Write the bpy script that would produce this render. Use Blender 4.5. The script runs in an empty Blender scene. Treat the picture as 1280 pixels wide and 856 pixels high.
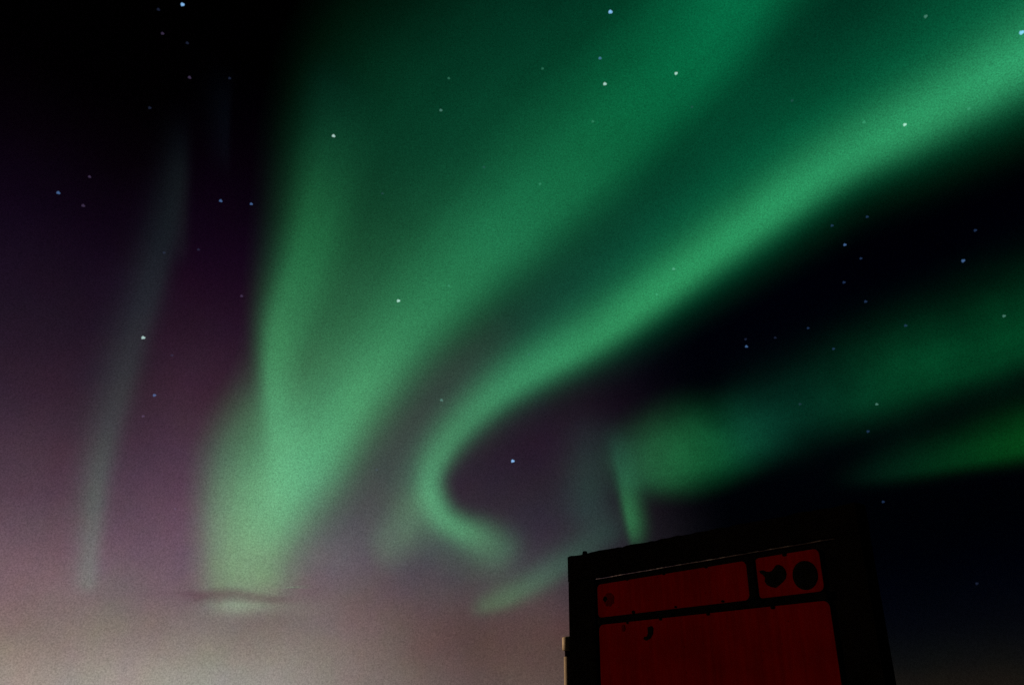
import bpy, bmesh, math, random
from mathutils import Vector, Matrix

random.seed(7)
scene = bpy.context.scene
COL = scene.collection

# ------------------------------------------------------------------ camera
EYE = Vector((0.0, 0.0, 1.6))
right = Vector((0.99992743, -0.00505658, 0.01093476)).normalized()
fwd_el = math.radians(24.8173)
cam_data = bpy.data.cameras.new("camera")
cam = bpy.data.objects.new("camera", cam_data)
COL.objects.link(cam)
fwd = Vector((0, math.cos(fwd_el), math.sin(fwd_el)))
right = (right - fwd * right.dot(fwd)).normalized()
upv = right.cross(fwd)
cam.matrix_world = Matrix(((right.x, upv.x, -fwd.x, EYE.x), (right.y, upv.y, -fwd.y, EYE.y),
                           (right.z, upv.z, -fwd.z, EYE.z), (0, 0, 0, 1)))
cam_data.sensor_width = 36
cam_data.lens = 998 / 1280 * 36
cam_data.clip_start = 0.05
cam_data.clip_end = 40000
scene.camera = cam

# ------------------------------------------------------------------ exposure
vs = scene.view_settings
vs.view_transform = 'Standard'
vs.look = 'None'
vs.exposure = 0
vs.gamma = 1
vs.use_curve_mapping = False
scene.render.dither_intensity = 2.0
scene.cycles.transparent_max_bounces = 40
scene.cycles.max_bounces = 6


def lin(c):
    """sRGB 0..255 to linear."""
    return tuple((x / 255 / 12.92) if x <= 10.31 else ((x / 255 + 0.055) / 1.055) ** 2.4 for x in c)


# ------------------------------------------------------------------ node helpers
class N:
    """A small wrapper that turns arithmetic into math nodes."""
    def __init__(self, tree, sock):
        self.t, self.s = tree, sock

    def _m(self, op, *args):
        n = self.t.nodes.new('ShaderNodeMath')
        n.operation = op
        for i, a in enumerate((self,) + args):
            if isinstance(a, N):
                self.t.links.new(a.s, n.inputs[i])
            else:
                n.inputs[i].default_value = a
        return N(self.t, n.outputs[0])

    def __add__(self, o): return self._m('ADD', o)
    def __sub__(self, o): return self._m('SUBTRACT', o)
    def __mul__(self, o): return self._m('MULTIPLY', o)
    def __truediv__(self, o): return self._m('DIVIDE', o)
    def pow(self, o): return self._m('POWER', o)
    def abs(self): return self._m('ABSOLUTE')
    def exp(self): return self._m('EXPONENT')
    def max(self, o): return self._m('MAXIMUM', o)

    def range(self, a, b, c=0.0, d=1.0, smooth=False):
        n = self.t.nodes.new('ShaderNodeMapRange')
        n.interpolation_type = 'SMOOTHSTEP' if smooth else 'LINEAR'
        n.clamp = True
        self.t.links.new(self.s, n.inputs['Value'])
        for k, v in (('From Min', a), ('From Max', b), ('To Min', c), ('To Max', d)):
            n.inputs[k].default_value = v
        return N(self.t, n.outputs['Result'])

    def ramp(self, stops, interp='B_SPLINE'):
        n = self.t.nodes.new('ShaderNodeValToRGB')
        cr = n.color_ramp
        cr.interpolation = interp
        stops = sorted(stops, key=lambda q: q[0])
        while len(cr.elements) < len(stops):
            cr.elements.new(0.5)
        for e, (p, c) in zip(cr.elements, stops):
            e.position = min(max(p, 0), 1)
        for e, (p, c) in zip(cr.elements, stops):
            e.color = (*c, 1)
        self.t.links.new(self.s, n.inputs[0])
        return n.outputs['Color']


def vmix(t, fac, a, b):
    n = t.nodes.new('ShaderNodeMix')
    n.data_type = 'RGBA'
    n.clamp_factor = True
    t.links.new(fac.s, n.inputs[0])
    t.links.new(a, n.inputs[6])
    t.links.new(b, n.inputs[7])
    return n.outputs[2]


def vscale(t, col, f):
    n = t.nodes.new('ShaderNodeVectorMath')
    n.operation = 'SCALE'
    t.links.new(col, n.inputs[0])
    if isinstance(f, N):
        t.links.new(f.s, n.inputs['Scale'])
    else:
        n.inputs['Scale'].default_value = f
    return n.outputs[0]


def vop(t, op, a, b):
    n = t.nodes.new('ShaderNodeVectorMath')
    n.operation = op
    t.links.new(a, n.inputs[0])
    t.links.new(b, n.inputs[1])
    return n.outputs[0]


def noise(t, vec, scale, detail=2.0, rough=0.5, colour=False):
    n = t.nodes.new('ShaderNodeTexNoise')
    t.links.new(vec, n.inputs['Vector'])
    n.inputs['Scale'].default_value = scale
    n.inputs['Detail'].default_value = detail
    n.inputs['Roughness'].default_value = rough
    return n.outputs['Color'] if colour else N(t, n.outputs[0])


# ------------------------------------------------------------------ world: night sky with the town glow low on the horizon
world = bpy.data.worlds.new("World")
scene.world = world
world.use_nodes = True
wt = world.node_tree
wt.nodes.clear()
tc = wt.nodes.new('ShaderNodeTexCoord')
sep = wt.nodes.new('ShaderNodeSeparateXYZ')
wt.links.new(tc.outputs['Generated'], sep.inputs[0])
dx, dy, dz = (N(wt, sep.outputs[i]) for i in range(3))
AZ = dx._m('ARCTAN2', dy) * (180 / math.pi)
EL = dz._m('ARCSINE') * (180 / math.pi)
wob = (noise(wt, tc.outputs['Generated'], 5.0, 2.0) - 0.5)
EL2 = EL + wob * 2.0
AZ2 = AZ + wob * 5.0


def elev(*rows):
    return [(e / 60.0, lin(c)) for e, c in rows]


EN = EL2 / 60.0
SKY_W, SKY_NW, SKY_N, SKY_E = (
    ((1.1, (152, 141, 131)), (2.6, (142, 127, 118)), (4.3, (126, 109, 103)), (6.1, (120, 100, 104)), (7.9, (112, 90, 98)), (9.7, (96, 75, 86)), (11.5, (82, 62, 75)), (15.3, (58, 41, 56)), (19.0, (42, 28, 42)), (22.8, (30, 18, 33)), (26.6, (20, 10, 25)), (29.3, (13, 4, 18)), (32.9, (5, 1, 6)), (37.3, (0, 0, 0))),
    ((1.3, (154, 150, 141)), (2.9, (143, 131, 123)), (4.7, (126, 114, 110)), (6.6, (115, 98, 101)), (8.6, (108, 86, 102)), (11.5, (92, 69, 86)), (14.5, (75, 54, 70)), (17.6, (62, 42, 56)), (20.7, (50, 30, 45)), (23.8, (36, 19, 36)), (26.8, (26, 10, 28)), (29.9, (16, 4, 20)), (33.9, (7, 1, 9)), (37.7, (1, 0, 3)), (41.4, (0, 0, 0))),
    ((1.6, (95, 80, 76)), (4.4, (90, 66, 63)), (6.4, (85, 68, 68)), (8.5, (68, 62, 70)), (10.6, (56, 51, 62)), (13.9, (42, 34, 46)), (17.3, (38, 25, 40)), (20.7, (30, 21, 33)), (24.7, (14, 14, 22)), (28.7, (8, 12, 16)), (33.3, (4, 7, 10)), (37.7, (1, 3, 6)), (43.0, (0, 1, 2))),
    ((1.7, (25, 21, 17)), (2.9, (13, 14, 14)), (5.1, (3, 5, 11)), (7.9, (0, 1, 7)), (10.8, (0, 1, 3)), (13.7, (0, 1, 4)), (18.6, (1, 3, 7)), (23.7, (0, 1, 6)), (28.6, (0, 0, 5)), (33.5, (0, 0, 0))),
)
SKY_AZ = (-30.4, -23.1, -20.2, 0.2, 0.2, 15.7)
GRAIN = 1.25

# four compass directions, each with its own rise from the horizon
sky_w = EN.ramp(elev(*SKY_W))
sky_nw = EN.ramp(elev(*SKY_NW))
sky_n = EN.ramp(elev(*SKY_N))
sky_e = EN.ramp(elev(*SKY_E))
c1 = vmix(wt, AZ2.range(SKY_AZ[0], SKY_AZ[1], smooth=True), sky_w, sky_nw)
c2 = vmix(wt, AZ2.range(SKY_AZ[2], SKY_AZ[3], smooth=True), c1, sky_n)
c3 = vmix(wt, AZ2.range(SKY_AZ[4], SKY_AZ[5], smooth=True), c2, sky_e)
away = AZ.abs().range(72, 88, 1.0, 0.03, smooth=True)          # the glow dies out towards the dark side of the sky
c4 = vscale(wt, c3, away)
mott = noise(wt, tc.outputs['Generated'], 9.0, 3.0, 0.6) * 0.30 + 0.85
c5 = vscale(wt, c4, mott)
fine = noise(wt, tc.outputs['Generated'], 640.0, 1.0, 0.6) * (GRAIN * 0.72) + (1 - GRAIN * 0.36)
c6 = vscale(wt, c5, fine)
huev = noise(wt, tc.outputs['Generated'], 14.0, 3.0, 0.6, colour=True)          # patchy thin haze, slightly different hues
hmix = wt.nodes.new('ShaderNodeVectorMath'); hmix.operation = 'MULTIPLY_ADD'
wt.links.new(huev, hmix.inputs[0]); hmix.inputs[1].default_value = (0.30, 0.30, 0.30); hmix.inputs[2].default_value = (0.85, 0.85, 0.85)
c6 = vop(wt, 'MULTIPLY', c6, hmix.outputs[0])
bg = wt.nodes.new('ShaderNodeBackground')
wt.links.new(c6, bg.inputs['Color'])
bg.inputs['Strength'].default_value = 1.0
wo = wt.nodes.new('ShaderNodeOutputWorld')
wt.links.new(bg.outputs[0], wo.inputs['Surface'])

# ------------------------------------------------------------------ the one lamp: warm light from a lit town low on the left
sun_data = bpy.data.lights.new("sun", 'SUN')
sun_data.energy = 2.0
sun_data.angle = math.radians(3)
sun_data.color = (1.0, 0.60, 0.30)
sun = bpy.data.objects.new("sun", sun_data)
COL.objects.link(sun)
sa, se = math.radians(-58), math.radians(7)
sdir = Vector((math.sin(sa) * math.cos(se), math.cos(sa) * math.cos(se), math.sin(se)))
sun.rotation_euler = sdir.to_track_quat('Z', 'Y').to_euler()


# ------------------------------------------------------------------ object helpers
def tag(o, label=None, cat=None, group=None, kind=None):
    if label: o['label'] = label
    if cat: o['category'] = cat
    if group: o['group'] = group
    if kind: o['kind'] = kind
    return o


def mesh_obj(name, verts, faces, mat, parent=None, uvs=None, smooth=False):
    me = bpy.data.meshes.new(name)
    me.from_pydata([tuple(v) for v in verts], [], faces)
    if uvs:
        lay = me.uv_layers.new(name="UVMap")
        for lp in me.loops:
            lay.data[lp.index].uv = uvs[lp.vertex_index]
    if smooth:
        for p in me.polygons: p.use_smooth = True
    me.materials.append(mat)
    o = bpy.data.objects.new(name, me)
    COL.objects.link(o)
    if parent: o.parent = parent
    return o


def bm_obj(name, bm, mat, parent=None, smooth=False):
    bmesh.ops.recalc_face_normals(bm, faces=bm.faces)
    me = bpy.data.meshes.new(name)
    bm.to_mesh(me); bm.free()
    if smooth:
        for p in me.polygons: p.use_smooth = True
    me.materials.append(mat)
    o = bpy.data.objects.new(name, me)
    COL.objects.link(o)
    if parent: o.parent = parent
    return o


def empty(name, loc, rz=0.0):
    o = bpy.data.objects.new(name, None)
    o.location = loc; o.rotation_euler = (0, 0, rz)
    COL.objects.link(o)
    return o


def new_mat(name):
    m = bpy.data.materials.new(name)
    m.use_nodes = True
    t = m.node_tree
    t.nodes.clear()
    out = t.nodes.new('ShaderNodeOutputMaterial')
    return m, t, out


def surface(name, base, rough=0.6, spec=0.3, metal=0.0, vary=0.25, scale=14.0, bump=0.15, bscale=60.0):
    m, t, out = new_mat(name)
    p = t.nodes.new('ShaderNodeBsdfPrincipled')
    tcn = t.nodes.new('ShaderNodeTexCoord')
    nz = noise(t, tcn.outputs['Object'], scale, 4.0, 0.6)
    col = nz.ramp([(0.3, tuple(c * (1 - vary) for c in base)), (0.7, tuple(c * (1 + vary) for c in base))], 'LINEAR')
    t.links.new(col, p.inputs['Base Color'])
    r = nz.range(0.3, 0.7, max(rough - 0.1, 0.02), min(rough + 0.1, 1))
    t.links.new(r.s, p.inputs['Roughness'])
    p.inputs['Metallic'].default_value = metal
    p.inputs['Specular IOR Level'].default_value = spec
    b = t.nodes.new('ShaderNodeBump')
    b.inputs['Strength'].default_value = bump
    b.inputs['Distance'].default_value = 0.004
    t.links.new(noise(t, tcn.outputs['Object'], bscale, 3.0).s, b.inputs['Height'])
    t.links.new(b.outputs[0], p.inputs['Normal'])
    t.links.new(p.outputs[0], out.inputs['Surface'])
    return m


def worn_sheet(name, base):
    """Sheet metal in the given tint: uneven fading, streaks where water ran, fine scratches and specks."""
    m, t, out = new_mat(name)
    p = t.nodes.new('ShaderNodeBsdfPrincipled')
    tcn = t.nodes.new('ShaderNodeTexCoord')
    def stretched(sx, sz, scale, detail):
        mp = t.nodes.new('ShaderNodeMapping'); mp.inputs['Scale'].default_value = (sx, 1.0, sz)
        t.links.new(tcn.outputs['Object'], mp.inputs['Vector'])
        return noise(t, mp.outputs[0], scale, detail, 0.6)
    fade = noise(t, tcn.outputs['Object'], 2.2, 4.0, 0.6).range(0.3, 0.7, 0.80, 1.22)
    runs = stretched(14.0, 0.9, 1.6, 3.0).range(0.35, 0.65, 0.86, 1.10)
    scr = stretched(2.0, 60.0, 3.0, 2.0).range(0.66, 0.74, 1.0, 1.35)
    speck = noise(t, tcn.outputs['Object'], 48.0, 2.0).range(0.66, 0.72, 1.0, 0.45)
    col = t.nodes.new('ShaderNodeRGB'); col.outputs[0].default_value = (*base, 1)
    t.links.new(vscale(t, col.outputs[0], fade * runs * scr * speck), p.inputs['Base Color'])
    p.inputs['Roughness'].default_value = 0.7
    p.inputs['Specular IOR Level'].default_value = 0.0
    b = t.nodes.new('ShaderNodeBump'); b.inputs['Strength'].default_value = 0.25; b.inputs['Distance'].default_value = 0.006
    t.links.new(noise(t, tcn.outputs['Object'], 3.0, 3.0).s, b.inputs['Height'])
    t.links.new(b.outputs[0], p.inputs['Normal'])
    t.links.new(p.outputs[0], out.inputs['Surface'])
    return m


# ------------------------------------------------------------------ ground
snow = surface("ground_gravel", (0.05, 0.048, 0.045), rough=0.95, spec=0.1, vary=0.5, scale=0.8, bump=0.6, bscale=9.0)
gv, gf = [], []
rings = [0, 3, 6, 10, 16, 26, 45, 80, 150, 300, 700, 1500, 3500]
SEG = 48
gv.append((0, 0, 0))
for r in rings[1:]:
    for k in range(SEG):
        a = 2 * math.pi * k / SEG
        h = 0.0 if r <= 10 else random.uniform(-0.06, 0.06) * min(r / 30, 6)
        gv.append((r * math.sin(a), r * math.cos(a), h))
for k in range(SEG):
    gf.append((0, 1 + (k + 1) % SEG, 1 + k))
for i in range(len(rings) - 2):
    b0, b1 = 1 + i * SEG, 1 + (i + 1) * SEG
    for k in range(SEG):
        k2 = (k + 1) % SEG
        gf.append((b0 + k, b0 + k2, b1 + k2, b1 + k))
g = mesh_obj("ground", gv, gf, snow, smooth=True)
tag(g, kind="structure")

# ------------------------------------------------------------------ northern lights
SKY_R = 9000.0


def chart(azel):
    a, e = azel
    return Vector((a * math.cos(math.radians(e)), e))


def unchart(p):
    e = math.radians(p.y)
    a = math.radians(p.x / max(math.cos(e), 0.05))
    return Vector((math.sin(a) * math.cos(e), math.cos(a) * math.cos(e), math.sin(e)))


def catmull(pts, n):
    out = []
    m = len(pts)
    for i in range(m - 1):
        p0, p1, p2, p3 = pts[max(i - 1, 0)], pts[i], pts[i + 1], pts[min(i + 2, m - 1)]
        for k in range(n):
            t = k / n
            out.append([0.5 * (2 * b + (c - a) * t + (2 * a - 5 * b + 4 * c - d) * t * t + (3 * b - a - 3 * c + d) * t ** 3)
                        for a, b, c, d in zip(p0, p1, p2, p3)])
    out.append(list(pts[-1]))
    return out


def aurora_material(name, stops, k, power, rays, edge, patch, pscale, fold, folds):
    m, t, out = new_mat(name)
    m.cycles.emission_sampling = 'NONE'
    uv = t.nodes.new('ShaderNodeUVMap'); uv.uv_map = "UVMap"
    sp = t.nodes.new('ShaderNodeSeparateXYZ')
    t.links.new(uv.outputs[0], sp.inputs[0])
    T, S = N(t, sp.outputs[0]), N(t, sp.outputs[1])
    A = (S * 2.0 - 1.0).abs()
    prof = ((A * k).pow(power) * -1.0).exp()
    floor = math.exp(-k ** power)
    prof = ((prof - floor) / (1 - floor)).max(0.0)
    col = T.ramp(stops, 'B_SPLINE' if len(stops) > 4 else 'EASE')
    geo = t.nodes.new('ShaderNodeNewGeometry')
    nrmv = t.nodes.new('ShaderNodeVectorMath'); nrmv.operation = 'NORMALIZE'
    t.links.new(geo.outputs['Position'], nrmv.inputs[0])
    big = noise(t, nrmv.outputs[0], pscale, 3.0, 0.55) * patch + (1 - patch / 2)
    comb = t.nodes.new('ShaderNodeCombineXYZ')
    t.links.new((T * rays).s, comb.inputs[0]); t.links.new((S * 0.5).s, comb.inputs[1])
    ray = noise(t, comb.outputs[0], 1.0, 3.0, 0.6) * edge + (1 - edge / 2)
    fine_ = noise(t, nrmv.outputs[0], 640.0, 1.0, 0.6) * (GRAIN * 0.8) + (1 - GRAIN * 0.4)
    cf = t.nodes.new('ShaderNodeCombineXYZ')                    # long faint folds that follow the sheet
    t.links.new((S * folds).s, cf.inputs[0]); t.links.new((T * 2.2).s, cf.inputs[1])
    fl = noise(t, cf.outputs[0], 1.0, 3.0, 0.62) * fold + (1 - fold / 2)
    strength = (prof * big * ray * fine_ * fl).max(0.0)
    em = t.nodes.new('ShaderNodeEmission')
    t.links.new(col, em.inputs['Color']); t.links.new(strength.s, em.inputs['Strength'])
    tr = t.nodes.new('ShaderNodeBsdfTransparent')
    add = t.nodes.new('ShaderNodeAddShader')
    t.links.new(em.outputs[0], add.inputs[0]); t.links.new(tr.outputs[0], add.inputs[1])
    t.links.new(add.outputs[0], out.inputs['Surface'])
    return m


_layer = [0]


def curtain(name, ctrl, parent=None, k=2.3, power=2.0, rays=14.0, edge=0.10, across=20, patch=0.4, pscale=7.0, fold=0.3, folds=6.0):
    """A glowing sheet high in the sky. ctrl rows: ((azimuth, elevation), width left of travel, width right of travel, colour);
    azimuth, elevation and widths in degrees, colour is the light it adds."""
    R = SKY_R + 25.0 * _layer[0]
    _layer[0] += 1
    wide = k / 1.8 if power == 2.0 else 1.0
    rows = [[*chart(c[0]), c[1] * wide, c[2] * wide] for c in ctrl]
    per = 10
    fine_rows = catmull(rows, per)
    cum = [0.0]
    for a, b in zip(fine_rows, fine_rows[1:]):
        cum.append(cum[-1] + math.hypot(b[0] - a[0], b[1] - a[1]))
    L = cum[-1]
    stops = [(cum[i * per] / L, lin(c[3])) for i, c in enumerate(ctrl)]
    if max(stops[0][1]) == 0: stops.append((stops[1][0] * 0.45, (0, 0, 0)))
    if max(stops[-1 if len(stops) == len(ctrl) else len(ctrl) - 1][1]) == 0: stops.append((1 - (1 - stops[len(ctrl) - 2][0]) * 0.45, (0, 0, 0)))
    verts, uvs, faces = [], [], []
    m = len(fine_rows)
    tans = []
    for i in range(m):
        a, b = fine_rows[max(i - 3, 0)], fine_rows[min(i + 3, m - 1)]
        tans.append(Vector((b[0] - a[0], b[1] - a[1])).normalized())
    for i, rw in enumerate(fine_rows):
        nl = Vector((-tans[i].y, tans[i].x))
        for j in range(across + 1):
            s = j / across * 2 - 1
            w = rw[3] * -s if s < 0 else rw[2] * s
            p = Vector((rw[0], rw[1])) + nl * (w if s > 0 else -w)
            d = unchart(p)
            verts.append(EYE + d * R)
            uvs.append((cum[i] / L, (s + 1) / 2))
    for i in range(m - 1):
        for j in range(across):
            a = i * (across + 1) + j
            faces.append((a, a + 1, a + across + 2, a + across + 1))
    mat = aurora_material(name + "_light", stops, k, power, rays, edge, patch, pscale, fold, folds)
    return mesh_obj(name, verts, faces, mat, parent, uvs, smooth=True)


AUR = "bands of the northern lights"
o = empty('aurora_fan', EYE)
tag(o, 'broad green aurora fan rising from the glow and spreading to the upper right', 'aurora', AUR)
p = curtain('veil', [
    ((-16.97, 5.06), 4.19, 4.23, (0, 0, 0)),
    ((-17.18, 6.53), 4.23, 4.27, (18, 44, 28)),
    ((-17.32, 8.18), 4.55, 4.49, (28, 90, 50)),
    ((-16.65, 14.25), 6.13, 6.18, (30, 105, 60)),
    ((-14.03, 19.97), 6.63, 6.69, (25, 95, 55)),
    ((-11.70, 25.82), 9.09, 9.18, (19, 76, 42)),
    ((-8.11, 31.79), 12.60, 12.20, (10, 60, 36)),
    ((-3.30, 37.61), 14.64, 15.26, (6, 60, 38)),
    ((2.84, 43.00), 13.50, 14.77, (3, 52, 33)),
    ((12.05, 47.49), 12.39, 15.05, (1, 42, 28)),
    ((21.70, 51.70), 13.96, 16.91, (1, 30, 22)),
    ((35.15, 55.99), 18.81, 17.80, (0, 20, 16)),
], o, k=1.5, power=3.0, fold=0.5, folds=9.0)
p.matrix_parent_inverse = Matrix.Translation(-EYE)
p = curtain('bright_edge', [
    ((-17.22, 8.19), 3.05, 2.82, (0, 0, 0)),
    ((-17.02, 9.74), 3.08, 2.85, (30, 60, 40)),
    ((-15.99, 12.16), 4.17, 3.15, (45, 105, 70)),
    ((-14.19, 15.25), 4.77, 3.31, (56, 132, 92)),
    ((-12.34, 18.99), 5.37, 3.36, (52, 126, 80)),
    ((-9.84, 22.57), 5.98, 3.56, (45, 115, 75)),
    ((-6.73, 26.48), 6.89, 3.89, (35, 105, 65)),
    ((-2.85, 30.08), 7.83, 4.23, (28, 100, 62)),
    ((1.24, 33.26), 8.49, 4.57, (22, 98, 60)),
    ((6.12, 36.77), 9.17, 4.91, (14, 90, 52)),
    ((11.26, 40.20), 9.24, 5.24, (6, 85, 48)),
    ((16.65, 43.46), 9.29, 5.55, (4, 92, 54)),
    ((21.11, 46.21), 9.29, 5.54, (5, 104, 64)),
    ((27.26, 49.14), 9.80, 5.79, (3, 75, 40)),
    ((39.23, 52.90), 9.52, 5.61, (3, 60, 30)),
], o)
p.matrix_parent_inverse = Matrix.Translation(-EYE)
p = curtain('ray', [
    ((-16.37, 11.08), 2.32, 3.12, (0, 0, 0)),
    ((-16.47, 13.72), 1.56, 2.63, (32, 66, 46)),
    ((-16.97, 16.92), 1.58, 2.93, (38, 88, 60)),
    ((-17.58, 19.60), 1.49, 2.96, (44, 110, 72)),
    ((-18.11, 22.31), 1.48, 3.20, (44, 118, 72)),
    ((-18.08, 25.09), 1.87, 3.93, (40, 108, 64)),
    ((-17.45, 27.96), 2.37, 4.16, (28, 96, 56)),
    ((-16.82, 31.39), 2.70, 4.41, (21, 84, 46)),
    ((-16.52, 34.74), 2.93, 4.54, (14, 66, 38)),
    ((-16.27, 38.02), 3.16, 4.77, (6, 42, 26)),
    ((-16.41, 41.17), 2.84, 4.23, (1, 14, 12)),
    ((-16.42, 44.24), 2.80, 4.16, (0, 0, 0)),
], o)
p.matrix_parent_inverse = Matrix.Translation(-EYE)
p = curtain('lower_glow', [
    ((-17.21, 4.66), 3.61, 3.95, (0, 0, 0)),
    ((-17.43, 5.83), 3.63, 3.87, (34, 48, 32)),
    ((-17.63, 6.81), 3.65, 3.79, (55, 84, 50)),
    ((-17.82, 7.80), 3.67, 3.81, (58, 104, 42)),
    ((-18.16, 9.41), 3.76, 4.16, (56, 104, 46)),
    ((-18.29, 11.99), 4.06, 4.88, (58, 110, 68)),
    ((-18.14, 15.19), 4.36, 4.66, (38, 80, 50)),
    ((-17.26, 18.54), 4.13, 5.21, (16, 46, 30)),
    ((-15.46, 22.06), 4.16, 5.26, (0, 0, 0)),
], o, k=1.6, power=3.0, fold=0.5, folds=7.0)
p.matrix_parent_inverse = Matrix.Translation(-EYE)
p = curtain('low_patch', [
    ((-20.33, 5.79), 0.44, 0.78, (0, 0, 0)),
    ((-19.05, 6.00), 0.49, 0.88, (48, 64, 46)),
    ((-17.96, 6.05), 0.50, 0.98, (70, 98, 74)),
    ((-16.72, 6.11), 0.50, 0.99, (50, 72, 52)),
    ((-15.30, 6.12), 0.60, 1.09, (30, 44, 30)),
    ((-12.98, 6.21), 0.81, 1.31, (24, 34, 24)),
    ((-10.10, 6.41), 0.82, 1.32, (0, 0, 0)),
], o, fold=0.1)
p.matrix_parent_inverse = Matrix.Translation(-EYE)
o = empty('aurora_ribbon', EYE)
tag(o, 'brightest narrow green aurora ribbon curling into a hook above the board', 'aurora', AUR)
p = curtain('ribbon', [
    ((1.31, 8.73), 3.01, 2.17, (0, 0, 0)),
    ((-0.27, 10.00), 2.81, 2.29, (26, 56, 36)),
    ((-1.88, 11.00), 2.28, 1.97, (44, 96, 60)),
    ((-3.37, 11.56), 1.74, 1.64, (52, 124, 78)),
    ((-4.78, 12.45), 1.76, 1.55, (54, 130, 84)),
    ((-5.66, 14.02), 1.90, 1.51, (52, 128, 84)),
    ((-5.64, 15.57), 2.12, 1.46, (50, 120, 78)),
    ((-4.73, 17.34), 2.47, 1.57, (46, 114, 72)),
    ((-3.07, 19.21), 2.82, 1.70, (44, 114, 72)),
    ((-0.69, 21.14), 3.08, 1.88, (42, 114, 72)),
    ((2.64, 23.10), 3.35, 2.02, (42, 118, 74)),
    ((6.95, 25.19), 3.50, 2.10, (44, 122, 74)),
    ((12.30, 28.23), 3.53, 2.23, (40, 120, 72)),
    ((18.82, 31.52), 3.65, 2.47, (38, 118, 72)),
    ((26.68, 34.56), 3.80, 2.64, (40, 122, 78)),
    ((33.35, 35.91), 3.99, 2.87, (42, 122, 78)),
    ((40.07, 36.98), 4.13, 3.06, (42, 122, 80)),
    ((47.04, 37.68), 4.16, 2.96, (42, 122, 80)),
], o, fold=0.2, rays=9.0, edge=0.2)
p.matrix_parent_inverse = Matrix.Translation(-EYE)
p = curtain('halo', [
    ((1.76, 8.42), 3.75, 2.16, (0, 0, 0)),
    ((-0.27, 9.89), 3.98, 2.71, (28, 52, 36)),
    ((-2.95, 10.81), 3.88, 2.18, (34, 64, 42)),
    ((-5.26, 11.89), 3.93, 1.87, (36, 70, 46)),
    ((-6.52, 13.88), 3.56, 2.12, (34, 70, 48)),
    ((-6.24, 15.88), 3.68, 2.46, (32, 66, 46)),
    ((-4.93, 17.73), 4.03, 2.92, (28, 62, 44)),
    ((-3.09, 19.60), 4.52, 3.40, (24, 62, 44)),
    ((-0.58, 21.71), 5.03, 3.55, (20, 66, 46)),
    ((2.77, 23.68), 5.55, 3.70, (16, 70, 48)),
    ((7.10, 25.87), 6.07, 3.85, (12, 76, 50)),
    ((12.48, 28.84), 6.83, 4.12, (10, 82, 52)),
    ((18.91, 32.11), 7.55, 4.71, (8, 86, 54)),
    ((26.86, 35.36), 8.21, 5.31, (5, 84, 52)),
    ((33.64, 36.89), 8.62, 5.82, (6, 86, 54)),
    ((40.42, 37.95), 8.74, 6.07, (8, 94, 60)),
    ((47.42, 38.56), 8.41, 5.91, (8, 94, 60)),
], o, fold=0.5, folds=5.0)
p.matrix_parent_inverse = Matrix.Translation(-EYE)
p = curtain('veil', [
    ((-2.45, 22.36), 3.40, 3.42, (0, 0, 0)),
    ((2.54, 27.00), 5.20, 4.06, (8, 40, 30)),
    ((7.83, 30.27), 6.44, 4.70, (6, 48, 34)),
    ((14.77, 34.73), 8.28, 5.92, (3, 54, 36)),
    ((21.90, 38.48), 9.42, 7.07, (1, 52, 33)),
    ((30.17, 41.17), 10.34, 8.04, (1, 44, 29)),
    ((39.11, 43.03), 10.44, 8.22, (2, 56, 36)),
    ((47.05, 44.04), 9.82, 7.73, (2, 56, 36)),
], o, fold=0.5)
p.matrix_parent_inverse = Matrix.Translation(-EYE)
p = curtain('wisp', [
    ((-5.31, 16.03), 2.24, 1.90, (0, 0, 0)),
    ((-6.39, 13.66), 2.77, 2.44, (32, 66, 42)),
    ((-7.46, 11.76), 2.85, 2.74, (46, 86, 54)),
    ((-8.69, 10.21), 2.59, 2.59, (44, 80, 52)),
    ((-10.44, 8.98), 2.13, 2.13, (0, 0, 0)),
], o, fold=0.4)
p.matrix_parent_inverse = Matrix.Translation(-EYE)
p = curtain('lane_glow', [
    ((-13.69, 5.58), 4.68, 4.18, (0, 0, 0)),
    ((-12.28, 9.48), 4.79, 4.28, (30, 60, 45)),
    ((-10.09, 13.60), 4.62, 4.10, (28, 54, 40)),
    ((-7.66, 17.89), 4.43, 3.89, (30, 46, 38)),
    ((-4.60, 22.01), 4.21, 3.39, (34, 34, 34)),
    ((-0.65, 25.84), 3.43, 2.87, (10, 20, 16)),
    ((3.22, 29.28), 3.47, 2.90, (0, 0, 0)),
], o, fold=0.4)
p.matrix_parent_inverse = Matrix.Translation(-EYE)
o = empty('aurora_band', EYE)
tag(o, 'dim green aurora band running right from a brighter knot above the board', 'aurora', AUR)
p = curtain('band', [
    ((14.15, 17.17), 3.88, 2.75, (0, 0, 0)),
    ((16.99, 17.58), 4.68, 3.00, (4, 42, 29)),
    ((20.96, 18.58), 5.17, 3.13, (3, 43, 29)),
    ((24.27, 19.37), 5.37, 3.08, (3, 49, 28)),
    ((27.47, 19.98), 5.68, 3.13, (3, 57, 29)),
    ((31.53, 20.63), 5.72, 3.04, (2, 59, 29)),
    ((35.86, 21.33), 5.81, 3.03, (2, 61, 29)),
    ((41.54, 22.03), 5.46, 2.85, (2, 61, 29)),
], o, patch=1.1, pscale=13.0, fold=0.6)
p.matrix_parent_inverse = Matrix.Translation(-EYE)
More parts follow.
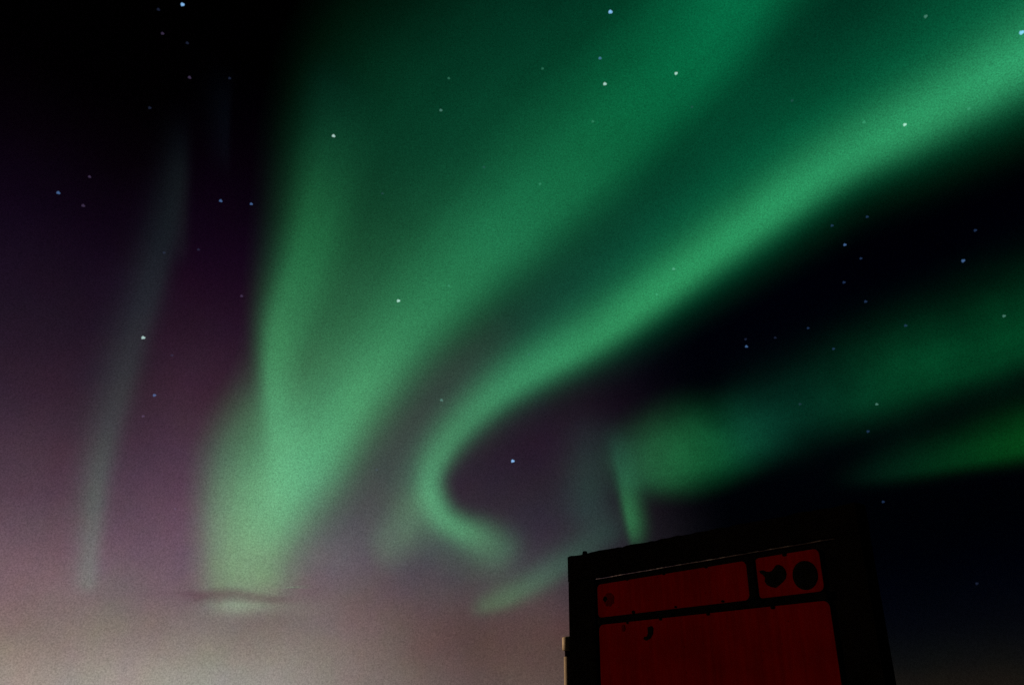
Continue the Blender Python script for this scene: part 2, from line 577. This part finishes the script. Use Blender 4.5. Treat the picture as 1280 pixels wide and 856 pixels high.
p = curtain('knot', [
    ((6.23, 14.47), 3.34, 1.99, (0, 0, 0)),
    ((8.40, 15.31), 4.69, 2.43, (14, 56, 36)),
    ((10.90, 15.78), 5.44, 2.97, (24, 90, 50)),
    ((13.37, 16.17), 5.75, 3.18, (18, 90, 48)),
    ((15.79, 16.74), 5.40, 3.06, (9, 66, 38)),
    ((18.35, 17.42), 4.93, 2.82, (4, 36, 24)),
    ((21.46, 18.31), 4.34, 2.69, (0, 0, 0)),
], o, k=1.9, power=2.4, patch=1.0, pscale=14.0, fold=0.6, folds=4.0)
p.matrix_parent_inverse = Matrix.Translation(-EYE)
p = curtain('ray', [
    ((8.88, 9.45), 0.54, 1.30, (0, 0, 0)),
    ((8.67, 11.70), 0.66, 1.42, (30, 96, 52)),
    ((8.46, 13.06), 0.72, 1.54, (30, 98, 54)),
    ((8.21, 14.98), 0.83, 1.77, (14, 62, 38)),
    ((7.80, 17.22), 1.01, 1.89, (6, 34, 26)),
    ((7.31, 19.49), 1.12, 1.90, (0, 0, 0)),
], o)
p.matrix_parent_inverse = Matrix.Translation(-EYE)
p = curtain('glow', [
    ((5.52, 10.12), 2.76, 2.47, (0, 0, 0)),
    ((5.60, 12.83), 3.07, 2.78, (16, 45, 36)),
    ((5.86, 15.59), 3.38, 2.81, (12, 45, 34)),
    ((6.19, 18.38), 3.41, 2.83, (8, 22, 20)),
    ((6.78, 21.20), 3.43, 2.85, (0, 0, 0)),
], o)
p.matrix_parent_inverse = Matrix.Translation(-EYE)
o = curtain('aurora_band', [
    ((20.82, 14.02), 1.57, 0.93, (0, 0, 0)),
    ((25.91, 14.38), 2.73, 1.20, (2, 26, 15)),
    ((30.22, 14.69), 3.03, 1.16, (2, 45, 17)),
    ((33.85, 15.05), 3.31, 1.41, (4, 62, 18)),
    ((38.86, 15.42), 2.68, 1.33, (4, 70, 18)),
], patch=0.7, pscale=12.0, fold=0.4)
tag(o, 'lowest faint green aurora streak with a sharp lower edge over black sky', 'aurora', AUR)
o = curtain('aurora_wisp', [
    ((-3.32, 6.01), 0.94, 0.72, (0, 0, 0)),
    ((-1.70, 6.50), 1.36, 0.93, (30, 72, 40)),
    ((-0.23, 6.98), 1.79, 1.05, (34, 86, 48)),
    ((1.76, 8.05), 1.92, 1.37, (26, 74, 46)),
    ((4.11, 9.49), 2.05, 1.39, (16, 58, 40)),
    ((6.97, 11.45), 2.29, 1.62, (8, 40, 30)),
    ((9.88, 13.30), 2.31, 1.63, (0, 0, 0)),
])
tag(o, 'short pale green aurora wisp touching the upper left corner of the board', 'aurora', AUR)
o = empty('aurora_ray', EYE)
tag(o, 'thin grey aurora ray standing alone left of the broad green fan', 'aurora', AUR)
p = curtain('ray', [
    ((-26.86, 5.80), 0.96, 0.71, (0, 0, 0)),
    ((-26.97, 6.92), 1.23, 0.89, (36, 72, 54)),
    ((-27.29, 9.66), 1.51, 1.08, (34, 68, 50)),
    ((-27.66, 13.08), 1.89, 1.19, (30, 62, 44)),
    ((-27.65, 16.12), 2.28, 1.29, (24, 46, 36)),
    ((-27.51, 19.26), 2.57, 1.40, (20, 38, 32)),
    ((-27.35, 22.45), 2.59, 1.41, (18, 34, 30)),
    ((-27.14, 25.70), 2.52, 1.42, (14, 30, 27)),
    ((-27.01, 28.94), 2.37, 1.25, (10, 24, 22)),
    ((-27.10, 32.13), 2.23, 0.98, (6, 15, 14)),
    ((-27.43, 35.75), 1.97, 0.89, (2, 4, 6)),
    ((-27.77, 38.78), 1.98, 0.90, (0, 0, 0)),
], o)
p.matrix_parent_inverse = Matrix.Translation(-EYE)
p = curtain('strand', [
    ((-25.63, 26.82), 1.18, 0.90, (0, 0, 0)),
    ((-25.82, 28.67), 1.40, 0.81, (7, 12, 11)),
    ((-26.25, 31.26), 1.61, 0.71, (8, 14, 12)),
    ((-26.70, 33.82), 1.62, 0.71, (4, 7, 7)),
    ((-27.24, 36.84), 1.32, 0.46, (0, 0, 0)),
], o)
p.matrix_parent_inverse = Matrix.Translation(-EYE)
p = curtain('faint_strand', [
    ((-23.32, 32.98), 1.60, 0.43, (0, 0, 0)),
    ((-24.01, 35.51), 1.80, 0.43, (3, 6, 8)),
    ((-24.68, 38.52), 2.07, 0.47, (2, 5, 8)),
    ((-25.20, 41.98), 2.05, 0.46, (0, 0, 0)),
], o)
p.matrix_parent_inverse = Matrix.Translation(-EYE)


# ------------------------------------------------------------------ stars
STAR_R = 8000.0
star_mats = {}


def star_mat(key, col, strength):
    if key in star_mats: return star_mats[key]
    m, t, out = new_mat("star_light_" + key)
    m.cycles.emission_sampling = 'NONE'
    lw = t.nodes.new('ShaderNodeLayerWeight')
    f = N(t, lw.outputs['Facing'])
    soft = (f * -1.0 + 1.0).pow(1.6)
    em = t.nodes.new('ShaderNodeEmission')
    em.inputs['Color'].default_value = (*lin(col), 1)
    t.links.new((soft * strength).s, em.inputs['Strength'])
    tr = t.nodes.new('ShaderNodeBsdfTransparent')
    add = t.nodes.new('ShaderNodeAddShader')
    t.links.new(em.outputs[0], add.inputs[0]); t.links.new(tr.outputs[0], add.inputs[1])
    t.links.new(add.outputs[0], out.inputs['Surface'])
    star_mats[key] = m
    return m


def star_mesh():
    bm = bmesh.new()
    bmesh.ops.create_icosphere(bm, subdivisions=3, radius=1.0)
    for v in bm.verts:                                   # the glint is a little uneven
        a = math.atan2(v.co.z, v.co.x)
        v.co *= 1 + 0.10 * math.cos(3 * a + 0.6) + 0.06 * math.sin(5 * a)
    me = bpy.data.meshes.new("star")
    bm.to_mesh(me); bm.free()
    for p in me.polygons: p.use_smooth = True
    return me


STAR_ME = {}
PX = 1 / 998.0
KIND = {'B': (2.3, (125, 175, 225), 0.62), 'W': (2.1, (165, 195, 190), 0.55), 'M': (1.9, (75, 110, 160), 0.38),
        'G': (1.9, (80, 125, 115), 0.38), 'P': (1.8, (70, 58, 85), 0.34), 'f': (1.7, (40, 60, 95), 0.32),
        'g': (1.8, (40, 85, 70), 0.5), 'v': (1.7, (26, 32, 50), 0.5)}


def star(azel, kd, label):
    rad, col, st = KIND[kd]
    if kd not in STAR_ME:
        me = star_mesh(); me.materials.append(star_mat(kd, col, st)); STAR_ME[kd] = me
    o = bpy.data.objects.new("star", STAR_ME[kd])
    a, e = math.radians(azel[0]), math.radians(azel[1])
    d = Vector((math.sin(a) * math.cos(e), math.cos(a) * math.cos(e), math.sin(e)))
    o.location = EYE + d * STAR_R
    sc = rad * PX * STAR_R * random.uniform(0.92, 1.08)
    o.scale = (sc * 1.12, sc, sc * 0.95)
    o.rotation_euler = (0, random.uniform(-0.5, 0.5), -a)
    COL.objects.link(o)
    tag(o, label, "star", "stars in the night sky")


cloud_rows = [
    ((-25.03, 6.29), 0.33, 0.28, (0.0,)),
    ((-22.29, 6.56), 0.49, 0.43, (0.08,)),
    ((-20.13, 6.63), 0.54, 0.83, (0.42,)),
    ((-18.53, 6.82), 0.60, 0.69, (0.44,)),
    ((-16.13, 6.63), 0.45, 0.54, (0.28,)),
    ((-13.80, 6.58), 0.35, 0.30, (0.0,)),
]
# ------------------------------------------------------------------ a thin bar of cloud low in front of the fan's foot


def cloud_bar(name, ctrl, R=7000.0, across=14, per=10):
    rows = catmull([[*chart(c[0]), c[1], c[2], c[3][0]] for c in ctrl], per)
    verts, faces, uvs = [], [], []
    m = len(rows)
    for i, rw in enumerate(rows):
        a, b = rows[max(i - 2, 0)], rows[min(i + 2, m - 1)]
        tn = Vector((b[0] - a[0], b[1] - a[1])).normalized()
        nl = Vector((-tn.y, tn.x))
        for j in range(across + 1):
            s = j / across * 2 - 1
            d = unchart(Vector((rw[0], rw[1])) + nl * (rw[2] * s if s > 0 else rw[3] * s))
            verts.append(EYE + d * R)
            uvs.append((i / (m - 1), (s + 1) / 2))
    for i in range(m - 1):
        for j in range(across):
            q = i * (across + 1) + j
            faces.append((q, q + 1, q + across + 2, q + across + 1))
    mt, t, out = new_mat(name + "_vapour")
    uv = t.nodes.new('ShaderNodeUVMap'); uv.uv_map = "UVMap"
    sp = t.nodes.new('ShaderNodeSeparateXYZ')
    t.links.new(uv.outputs[0], sp.inputs[0])
    T, S = N(t, sp.outputs[0]), N(t, sp.outputs[1])
    geo = t.nodes.new('ShaderNodeNewGeometry')
    nz = t.nodes.new('ShaderNodeVectorMath'); nz.operation = 'SCALE'
    t.links.new(geo.outputs['Position'], nz.inputs[0]); nz.inputs['Scale'].default_value = 1 / R
    ragged = noise(t, nz.outputs[0], 28.0, 3.0, 0.6)
    A = (S * 2.0 - 1.0 + (ragged - 0.5) * 0.9).abs()
    prof = A.range(0.0, 0.95, 1.0, 0.0, smooth=True)
    edge = (S * 2.0 - 1.0).abs().range(0.7, 1.0, 1.0, 0.0, smooth=True)
    dens = T.ramp([(i / (len(ctrl) - 1), (c[3][0],) * 3) for i, c in enumerate(ctrl)], 'EASE')
    dn = t.nodes.new('ShaderNodeSeparateColor'); t.links.new(dens, dn.inputs[0])
    thru = (N(t, dn.outputs[0]) * prof * edge) * -1.0 + 1.0
    cmb = t.nodes.new('ShaderNodeCombineXYZ')
    for k, w in enumerate((0.55, 1.0, 0.75)):                       # thin cloud dims green more than the warm glow under it
        t.links.new((thru * w + (1 - w)).s, cmb.inputs[k])
    tr = t.nodes.new('ShaderNodeBsdfTransparent')
    t.links.new(cmb.outputs[0], tr.inputs['Color'])
    t.links.new(tr.outputs[0], out.inputs['Surface'])
    return mesh_obj(name, verts, faces, mt, None, uvs, smooth=True)


o = cloud_bar("cloud", cloud_rows)
tag(o, "thin dark bar of cloud crossing the foot of the broad green fan", "cloud")


star((-29.71, 43.46), 'B', 'bright blue star at the top edge in the black upper left corner')
star((-30.62, 41.40), 'P', 'pale violet star just below the bright blue star at the top edge')
star((-28.66, 41.38), 'v', 'barely visible star under the top edge, right of the pale violet one')
star((-31.36, 42.66), 'v', 'barely visible star immediately left of the bright blue star at the top edge')
star((-27.89, 39.41), 'P', 'faint violet star in the black sky, left one of a level pair')
star((-24.90, 40.12), 'v', 'faint star in the black sky, right one of a level pair')
star((-30.17, 36.82), 'v', 'barely visible star in black sky straight below the upper left pair')
star((-34.44, 30.05), 'M', 'blue star alone at far left, well left of the grey ray')
star((-32.85, 31.57), 'P', 'small violet star up right of the lone blue star at far left')
star((-32.74, 29.73), 'P', 'dim violet star right of and below the lone blue star at far left')
star((-23.72, 32.30), 'M', 'blue star between grey ray and green fan, left one of two')
star((-21.45, 32.54), 'M', 'blue star at the green fan left border, right one of two')
star((-15.81, 38.09), 'W', 'white star in the upper left side of the broad green fan')
star((9.16, 47.00), 'B', 'bright blue star near the middle of the top edge, in green light')
star((7.96, 44.19), 'M', 'blue star above the white one in the fan upper right part')
star((8.29, 42.52), 'W', 'bright white star in the upper right part of the green fan')
star((14.74, 42.59), 'W', 'bright star on the fan right border, right of the white star')
star((2.55, 43.73), 'g', 'faint green tinged star left of the blue star near the top')
star((-6.17, 42.90), 'g', 'faint green tinged star in the dark green upper middle of the fan')
star((-6.72, 40.77), 'G', 'green tinged star in the dark green middle of the fan')
star((7.05, 40.13), 'g', 'faint star below the bright white star in the upper fan')
star((2.27, 36.04), 'g', 'faint star on the bright right edge of the fan, halfway up')
star((-2.65, 37.14), 'v', 'barely visible star in the fan middle, left of its bright edge')
star((-11.21, 34.75), 'v', 'barely visible star in the fan below and right of its white star')
star((34.96, 41.62), 'G', 'green tinged star near the top edge above the upper end of the ribbon')
star((40.50, 38.60), 'B', 'bright blue star cut by the right border at the ribbon upper end')
star((31.71, 35.88), 'W', 'pale star in the very middle of the bright ribbon')
star((36.02, 35.57), 'g', 'faint star on the lower edge of the ribbon near the right border')
star((28.99, 36.77), 'g', 'faint star on the ribbon upper edge, left of the pale middle star')
star((34.37, 28.37), 'f', 'faint blue star in the dark gap, upper right one near the border')
star((27.82, 30.87), 'f', 'faint star just under the ribbon, above the dark gap')
star((25.30, 30.81), 'f', 'faint star just under the ribbon, leftmost of the row in the gap')
star((24.02, 39.31), 'v', 'barely visible star in the dark green strip above the ribbon')
star((15.82, 40.28), 'v', 'barely visible star below the bright star on the fan right border')
star((-26.98, 22.42), 'W', 'bright white star on the grey ray')
star((-25.49, 18.86), 'M', 'blue star just right of the grey ray, under the bright white star')
star((-25.91, 17.42), 'P', 'faint violet star right of the grey ray, below the blue star')
star((-20.98, 26.32), 'P', 'violet star in the purple sky just left of the green fan')
star((-24.91, 21.62), 'v', 'barely visible star down right of the white star on the grey ray')
star((-24.60, 28.82), 'v', 'barely visible star in purple sky right of the grey ray top')
star((-26.87, 28.12), 'v', 'barely visible star on the upper part of the grey ray')
star((-9.16, 27.40), 'W', 'white star in the middle of the green fan')
star((-5.32, 20.55), 'G', 'pale star in the dark lane between fan and ribbon')
star((-5.21, 28.73), 'g', 'faint star on the fan right of its middle white star')
star((13.06, 29.57), 'G', 'green tinged star on the middle stretch of the ribbon')
star((11.58, 27.89), 'g', 'faint star on the ribbon just below its green tinged star')
star((1.33, 23.97), 'v', 'barely visible star on the ribbon where it starts to bend down')
star((25.93, 29.40), 'M', 'blue star in the dark gap under the ribbon, top of its small group')
star((26.83, 28.31), 'f', 'faint blue star right below the top star of the dark gap group')
star((33.19, 26.73), 'M', 'blue star at right in the dark gap between ribbon and dim band')
star((25.39, 26.98), 'f', 'faint star in the dark gap straight below the blue group top')
star((26.58, 25.48), 'f', 'faint star in the dark gap, lowest of the small blue group')
star((17.92, 23.67), 'M', 'blue star in the dark gap, left part, with a tiny companion above')
star((17.92, 24.17), 'v', 'tiny companion star touching the blue star in the dark gap left')
star((22.42, 24.37), 'f', 'faint star in the dark gap halfway between its two blue stars')
star((23.90, 22.75), 'f', 'faint star on the upper border of the dim green band')
star((34.66, 22.86), 'G', 'green tinged star on the dim band near the right border')
star((20.04, 24.03), 'v', 'barely visible star in the dark gap right of the paired blue star')
star((26.02, 18.77), 'G', 'green tinged star on the lower border of the dim band')
star((25.16, 17.10), 'f', 'faint star in the dark lane between dim band and lowest streak')
star((28.80, 23.48), 'f', 'faint star in the upper haze of the dim band')
star((21.08, 19.38), 'v', 'barely visible star in the left half of the dim band')
star((0.16, 16.38), 'B', 'bright blue star inside the hook of the ribbon, left of the board')
star((-9.74, 15.44), 'v', 'barely visible star in the grey lane left of the ribbon hook')
star((25.29, 12.57), 'f', 'faint blue star in black sky just above the board right corner')
star((29.60, 7.32), 'v', 'barely visible blue star in the dark sky right of the board')
star((-22.80, 11.80), 'v', 'barely visible star in pink glow between grey ray and fan foot')


# ------------------------------------------------------------------ the information board
black = surface("black_timber", (0.0022, 0.0020, 0.0020), rough=0.8, spec=0.0, vary=0.3, scale=6.0, bump=0.4, bscale=35.0)
black2 = surface("black_mark", (0.003, 0.003, 0.003), rough=0.85, spec=0.0)
red = worn_sheet("red_lit_sheet", (0.092, 0.0012, 0.001))  # red glow of car tail lights, put into the panels' base colour
dark_red = surface("worn_red", tuple(c * 0.45 for c in (0.092, 0.0012, 0.001)), rough=0.8, spec=0.0, vary=0.5, scale=22.0)
alu = surface("bare_metal", (0.50, 0.48, 0.55), rough=0.14, spec=0.5, metal=1.0, vary=0.1, bump=0.05)
galv = surface("galvanised_steel", (0.72, 0.70, 0.66), rough=0.6, spec=0.3, vary=0.12, scale=30.0, bump=0.1)

BO = Vector((0.58897, 8.07760, 0.0))                    # foot of the left edge
ALONG = Vector((0.59045538, -0.80707028, 0.0))           # along the front, left to right
BACK = Vector((0.80707028, 0.59045538, 0.0))             # into the board, away from the reader
rz = math.atan2(ALONG.y, ALONG.x)
board = empty("information_board", BO, rz)
tag(board, "large black framed information board with dull red panels standing against the night sky", "information board")
# board space: x along the front, y into the board (front at 0), z up


def prism(name, outline, y0, y1, mat, parent, bevel=0.0, segs=2, smooth=False):
    bm = bmesh.new()
    vs_ = [bm.verts.new((x, y0, z)) for x, z in outline]
    f = bm.faces.new(vs_)
    r = bmesh.ops.extrude_face_region(bm, geom=[f])
    for v in [q for q in r['geom'] if isinstance(q, bmesh.types.BMVert)]:
        v.co.y = y1
    if bevel:
        es = [e for e in bm.edges if all(abs(v.co.y - y0) < 1e-6 for v in e.verts)]
        if len(outline) == 4:
            es = list(bm.edges)
        bmesh.ops.bevel(bm, geom=es, offset=bevel, segments=segs, profile=0.6, affect='EDGES')
    return bm_obj(name, bm, mat, parent, smooth)


def rect(x0, z0, x1, z1):
    return [(x0, z0), (x1, z0), (x1, z1), (x0, z1)]


def rrect(x0, z0, x1, z1, r, n=6):
    pts = []
    for cx_, cz_, a0 in ((x1 - r, z1 - r, 0), (x0 + r, z1 - r, 90), (x0 + r, z0 + r, 180), (x1 - r, z0 + r, 270)):
        for i in range(n + 1):
            a = math.radians(a0 + 90 * i / n)
            pts.append((cx_ + r * math.cos(a), cz_ + r * math.sin(a)))
    return pts


def ring(cx_, cz_, r, n=40, wob_=0.0, sq=1.0):
    return [(cx_ + r * math.cos(2 * math.pi * i / n) * (1 + wob_ * math.sin(3.1 * i) * math.cos(1.7 * i)),
             cz_ + sq * r * math.sin(2 * math.pi * i / n) * (1 + wob_ * math.sin(3.1 * i) * math.cos(1.7 * i))) for i in range(n)]


RS = 3.118
# left and right posts, top beam (it sags a little to the right), bottom rail
prism("post", rect(0.0, 0.0, 0.376, 2.754), -0.012, 0.12, black, board, 0.003)
prism("post", rect(2.915, 0.0, RS, 2.754), -0.012, 0.12, black, board, 0.003)
top = []
xs = [0.0 + RS * i / 60 for i in range(61)]
for x in xs:
    top.append((x, 3.0 - 0.0125 * x + 0.004 * math.sin(9 * x) * math.sin(23 * x) + random.uniform(-0.004, 0.004)))
prism("top_beam", [(0.0, 2.757), (RS, 2.757)] + top[::-1], -0.016, 0.124, black, board, 0.0)
prism("bottom_rail", rect(0.379, 0.62, 2.912, 0.80), -0.008, 0.11, black, board, 0.01)
prism("backing_sheet", rect(0.379, 0.803, 2.912, 2.745), 0.015, 0.10, black, board, 0.0)
# slim bars between the panels
prism("glazing_bar", rect(0.400, 2.338, 2.800, 2.396), -0.009, 0.0145, black, board, 0.008)
prism("glazing_bar", rect(2.131, 2.399, 2.203, 2.690), -0.009, 0.0145, black, board, 0.008)
# the panels themselves
prism("header_panel", rrect(0.402, 2.398, 2.128, 2.692, 0.045), 0.0, 0.0145, red, board, 0.004)
logo = prism("emblem_panel", rrect(2.206, 2.399, 2.776, 2.696, 0.045), 0.0, 0.0145, red, board, 0.004)
main = prism("main_panel", rrect(0.410, 0.84, 2.800, 2.335, 0.05), 0.0, 0.0145, red, board, 0.004)
head = [c for c in board.children if c.name.startswith("header_panel")][0]
# emblems and marks
prism("round_emblem", ring(2.633, 2.523, 0.102), -0.003, -0.0002, black2, logo, 0.0)
bird = [(2.242, 2.601), (2.272, 2.602), (2.298, 2.590), (2.329, 2.583), (2.357, 2.587), (2.383, 2.610), (2.399, 2.624), (2.421, 2.625), (2.450, 2.609), (2.470, 2.581), (2.476, 2.551), (2.464, 2.520), (2.437, 2.498), (2.404, 2.480), (2.370, 2.462), (2.335, 2.471), (2.297, 2.491), (2.281, 2.519), (2.289, 2.544), (2.272, 2.568), (2.251, 2.581)]
prism("leaf_emblem", bird, -0.003, -0.0002, black2, logo, 0.0)
prism("worn_emblem", ring(0.556, 2.545, 0.070, 36, 0.10, 0.85), -0.0015, -0.0002, dark_red, head, 0.0)
prism("worn_mark", ring(0.505, 2.555, 0.026, 20, 0.25, 0.9), -0.0035, -0.0016, black2, head, 0.0)
hook = [(1.026, 2.273), (1.075, 2.282), (1.091, 2.262), (1.082, 2.218), (1.049, 2.183), (1.000, 2.168), (0.968, 2.182), (0.981, 2.199), (1.016, 2.203), (1.027, 2.229)]
prism("hook_mark", hook, -0.003, -0.0002, black2, main, 0.0)
prism("small_mark", ring(0.728, 2.288, 0.020, 16, 0.2, 1.5), -0.003, -0.0002, dark_red, main, 0.0)
# little clips along the bars
for x, z in ((0.80, 2.694), (1.25, 2.694), (1.72, 2.694), (0.86, 2.412), (1.36, 2.412), (1.86, 2.412), (0.78, 2.328), (1.18, 2.328), (1.70, 2.328), (2.32, 2.328), (2.48, 2.690)):
    prism("panel_clip", ring(x, z, random.uniform(0.008, 0.015), 12, 0.15, 1.0), -0.006, -0.0002, black, board, 0.003)
# bright metal lip under the top beam
bm = bmesh.new()
n0 = 26
prof = [(0.0145, 2.7535), (-0.002, 2.7525), (-0.004, 2.7515), (-0.0045, 2.744), (-0.004, 2.740), (0.0145, 2.738)]
prev = None
for i in range(n0 + 1):
    x = 0.388 + (2.912 - 0.388) * i / n0
    zz = random.uniform(-0.0012, 0.0012)
    cur = [bm.verts.new((x, y, z + zz)) for y, z in prof]
    if prev:
        for a in range(len(prof) - 1):
            bm.faces.new((prev[a], prev[a + 1], cur[a + 1], cur[a]))
    prev = cur
bm_obj("metal_lip", bm, alu, board, smooth=True)
# bolt head sticking up from the top beam
bm = bmesh.new()
bmesh.ops.create_cone(bm, cap_ends=True, segments=10, radius1=0.030, radius2=0.020, depth=0.045, matrix=Matrix.Translation((0.185, 0.05, 3.014)))
bm_obj("bolt_head", bm, black, board)

# ------------------------------------------------------------------ pole behind the board's left edge
def lathe(name, prof_, mat, parent, n=24):
    bm_ = bmesh.new()
    rings_ = []
    for r, z in prof_:
        rings_.append([bm_.verts.new((r * math.cos(2 * math.pi * k / n), r * math.sin(2 * math.pi * k / n), z)) for k in range(n)])
    for a, b in zip(rings_, rings_[1:]):
        for k in range(n):
            bm_.faces.new((a[k], a[(k + 1) % n], b[(k + 1) % n], b[k]))
    bm_.faces.new(rings_[0][::-1]); bm_.faces.new(rings_[-1])
    return bm_obj(name, bm_, mat, parent, smooth=False)


POLE = BO + ALONG * -0.1 + BACK * 0.06
pole = empty("metal_pole", POLE)
tag(pole, "slim pale metal pole lit orange along its left, beside the black framed board", "pole")
lathe("shaft", [(0.046, 0.0), (0.046, 2.085)], galv, pole)
lathe("collar", [(0.038, 2.0855), (0.036, 2.09), (0.036, 2.135), (0.038, 2.1395)], black, pole)
lathe("cap", [(0.052, 2.140), (0.060, 2.146), (0.060, 2.255), (0.054, 2.262), (0.012, 2.270)], galv, pole)
for o in list(pole.children):
    for p in o.data.polygons:
        p.use_smooth = abs(p.normal.z) < 0.7
